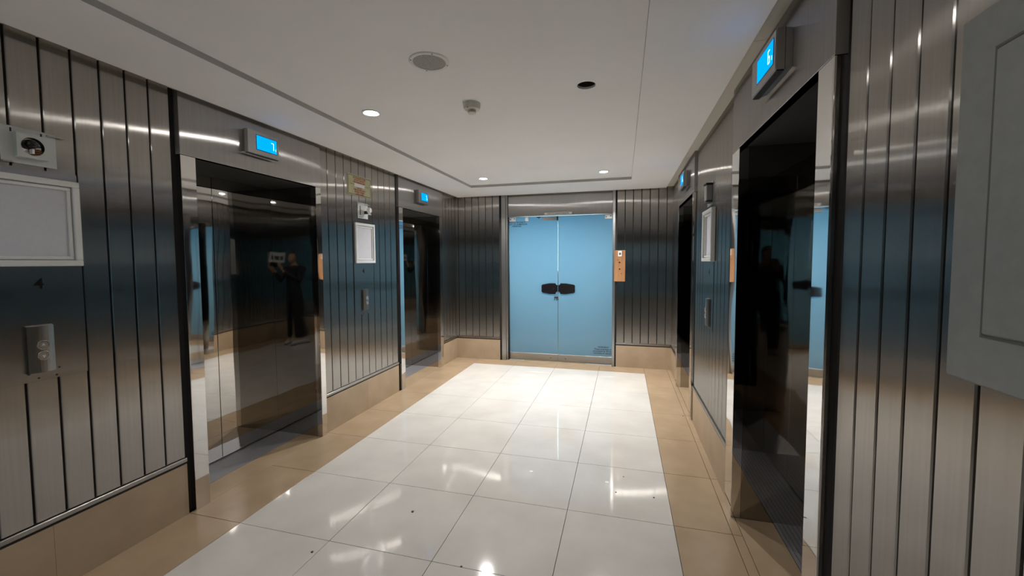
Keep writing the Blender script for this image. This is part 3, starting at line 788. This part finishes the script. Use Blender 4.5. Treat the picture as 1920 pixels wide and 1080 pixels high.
# clothes follow the body
tj = [Q(0, 0, .87), J[1], J[2], J[3], Q(0, .008, 1.445)]; tr_ = [(.166, .128), (.146, .114), (.163, .120), (.130, .094), .062]; te = [(0, 1), (1, 2), (2, 3), (3, 4)]
for sx in (-1, 1):
    k = len(tj); a = J[6+(0 if sx < 0 else 8)]; b = J[7+(0 if sx < 0 else 8)]
    c = J[8+(0 if sx < 0 else 8)]; tj += [a, a.lerp(b, .55), b, b.lerp(c, .93)]; tr_ += [.070, .060, .052, .040]; te += [(3, k), (k, k+1), (k+1, k+2), (k+2, k+3)]
skin('shirt', tj, te, tr_, 'shirt', person)
tj = [Q(0, 0, 1.02)]; tr_ = [(.125, .095)]; te = []
for sx in (-1, 1):
    k = len(tj); tj += [Q(sx*.088, 0, .82), Q(sx*.105, .02, .49), Q(sx*.112, -.005, .075)]; tr_ += [.104, .078, .066]; te += [(0, k), (k, k+1), (k+1, k+2)]
skin('trousers', tj, te, tr_, 'trousers', person)
bm = lathe(new(), [(.150, .80), (.172, .81), (.174, .86), (.166, .93), (.152, 1.03), (.140, 1.10)], 36)
for v in bm.verts: v.co.y *= .74
obj('shirt_hem', bm, M['shirt'], person, smooth=True)
obj('collar', ring(.066, .008, Matrix.Translation((0, .008, 1.455)) @ Matrix.Scale(1.05, 4, (1, 0, 0))), M['shoe'], person, smooth=True)
for sx in (-1, 1):
    bm = new(); bmesh.ops.create_uvsphere(bm, u_segments=20, v_segments=12, radius=1)
    for v in bm.verts:
        f = (v.co.y+1)/2
        v.co = Vector((v.co.x*(.048-.006*f), v.co.y*.135, max(v.co.z*(.055-.022*f), -.030)))
    o = obj('shoe', bm, M['shoe'], person, (sx*.118, .055, .0315), smooth=True)
    obj('sole', bx(-.043, .043, -.12, .125, -.031, -.020, .004), M['shirt'], o)
# head
HC = Vector((0, .045, 1.60))
bm = new(); bmesh.ops.create_uvsphere(bm, u_segments=32, v_segments=24, radius=1)
for v in bm.verts:
    x, y_, z = v.co
    wz = .074*(1-.22*max(0, -z)**1.3); fy_ = .096 if y_ < 0 else .088
    v.co = Vector((x*wz, y_*fy_+(.010 if z < -.3 and y_ > 0 else 0)*(-z), z*(.112 if z > 0 else .116)))
    if y_ > .55 and abs(z-.12) < .16 and .15 < abs(x) < .6: v.co.y -= .008      # eye sockets
hd = obj('head', bm, M['skin'], person, HC, smooth=True)
bm = new(); bmesh.ops.create_cone(bm, cap_ends=True, segments=10, radius1=.017, radius2=.006, depth=.05, matrix=Matrix.Translation((0, .092, -.008)) @ Matrix.Rotation(-.28, 4, 'X'))
obj('nose', bm, M['skin'], hd, smooth=True)
for sx in (-1, 1):
    bm = new(); bmesh.ops.create_uvsphere(bm, u_segments=12, v_segments=8, radius=.0105); bmesh.ops.scale(bm, vec=(1.1, 1, .62), verts=bm.verts); obj('eye', bm, M['eyew'], hd, (sx*.031, .0735, .012), smooth=True)
    bm = new(); bmesh.ops.create_uvsphere(bm, u_segments=10, v_segments=6, radius=.0055); obj('iris', bm, M['hair'], hd, (sx*.031, .0800, .012), smooth=True)
    bm = new(); bmesh.ops.create_uvsphere(bm, u_segments=12, v_segments=8, radius=1); bmesh.ops.scale(bm, vec=(.008, .018, .031), verts=bm.verts); obj('ear', bm, M['skin'], hd, (sx*.074, -.004, -.004), smooth=True)
    obj('eyebrow', bx(-.015, .015, -.003, .003, -.003, .003, .002), M['hair'], hd, (sx*.031, .083, .034))
bm = new(); bmesh.ops.create_uvsphere(bm, u_segments=12, v_segments=8, radius=1); bmesh.ops.scale(bm, vec=(.024, .007, .008), verts=bm.verts); obj('mouth', bm, M['lip'], hd, (0, .088, -.054), smooth=True)
bm = new(); bmesh.ops.create_uvsphere(bm, u_segments=32, v_segments=20, radius=1)
for v in bm.verts:
    x, y_, z = v.co
    v.co = Vector((x*.081, y_*.102-.006, z*.119+.008))
dl = [v for v in bm.verts if (v.co.z < .055 and v.co.y > .02) or v.co.z < -.05+max(0, v.co.y)*1.2]
bmesh.ops.delete(bm, geom=dl, context='VERTS')
obj('hair', bm, M['hair'], hd, smooth=True)
# phone, a hair behind the lens, held level across
ph = empty('mobile_phone', (0, 0, 0), 'black mobile phone held sideways in both hands', 'phone')
ph.matrix_world = Matrix((RT, UP, -FW)).transposed().to_4x4(); ph.matrix_world.translation = CAM - FW*.012
obj('phone_body', bx(-.088, .070, -.050, .024, 0, .008, .003), M['dark'], ph)
obj('phone_screen', bx(-.083, .065, -.046, .020, .008, .0085), M['lockblack'], ph)
PM = ph.matrix_world
def pw_(x, y, z): return (PM @ Vector((x, y, z))) - P0
# hands: palm and five fingers closing on the phone ends
for sx, xe in ((-1, -.088), (1, .070)):
    wr = WR[sx]; pc = pw_(xe+sx*.020, -.030, .050)
    hv = [wr, wr.lerp(pc, .55), pc]; he = [(0, 1), (1, 2)]; hr = [.028, (.034, .020), (.036, .018)]
    hand = skin('hand', hv, he, hr, 'skin', person, 2)
    for k in range(4):
        yy = .012-.019*k; ln = (1.0, 1.08, 1.02, .85)[k]
        a = pw_(xe+sx*.022, yy-.012, .046); b = pw_(xe+sx*.020*ln, yy-.006, .012); c = pw_(xe+sx*.008, yy-.004, -.0075); d = pw_(xe-sx*.016*ln, yy-.004, -.0085)
        skin('finger', [a, b, c, d], [(0, 1), (1, 2), (2, 3)], [.0095, .0088, .0078, .0065], 'skin', hand, 1)
    a = pw_(xe+sx*.012, -.052, .055); b = pw_(xe+sx*.004, -.040, .030); c = pw_(xe-sx*.016, -.026, .018)
    skin('thumb', [a, b, c], [(0, 1), (1, 2)], [.012, .0105, .0085], 'skin', hand, 1)
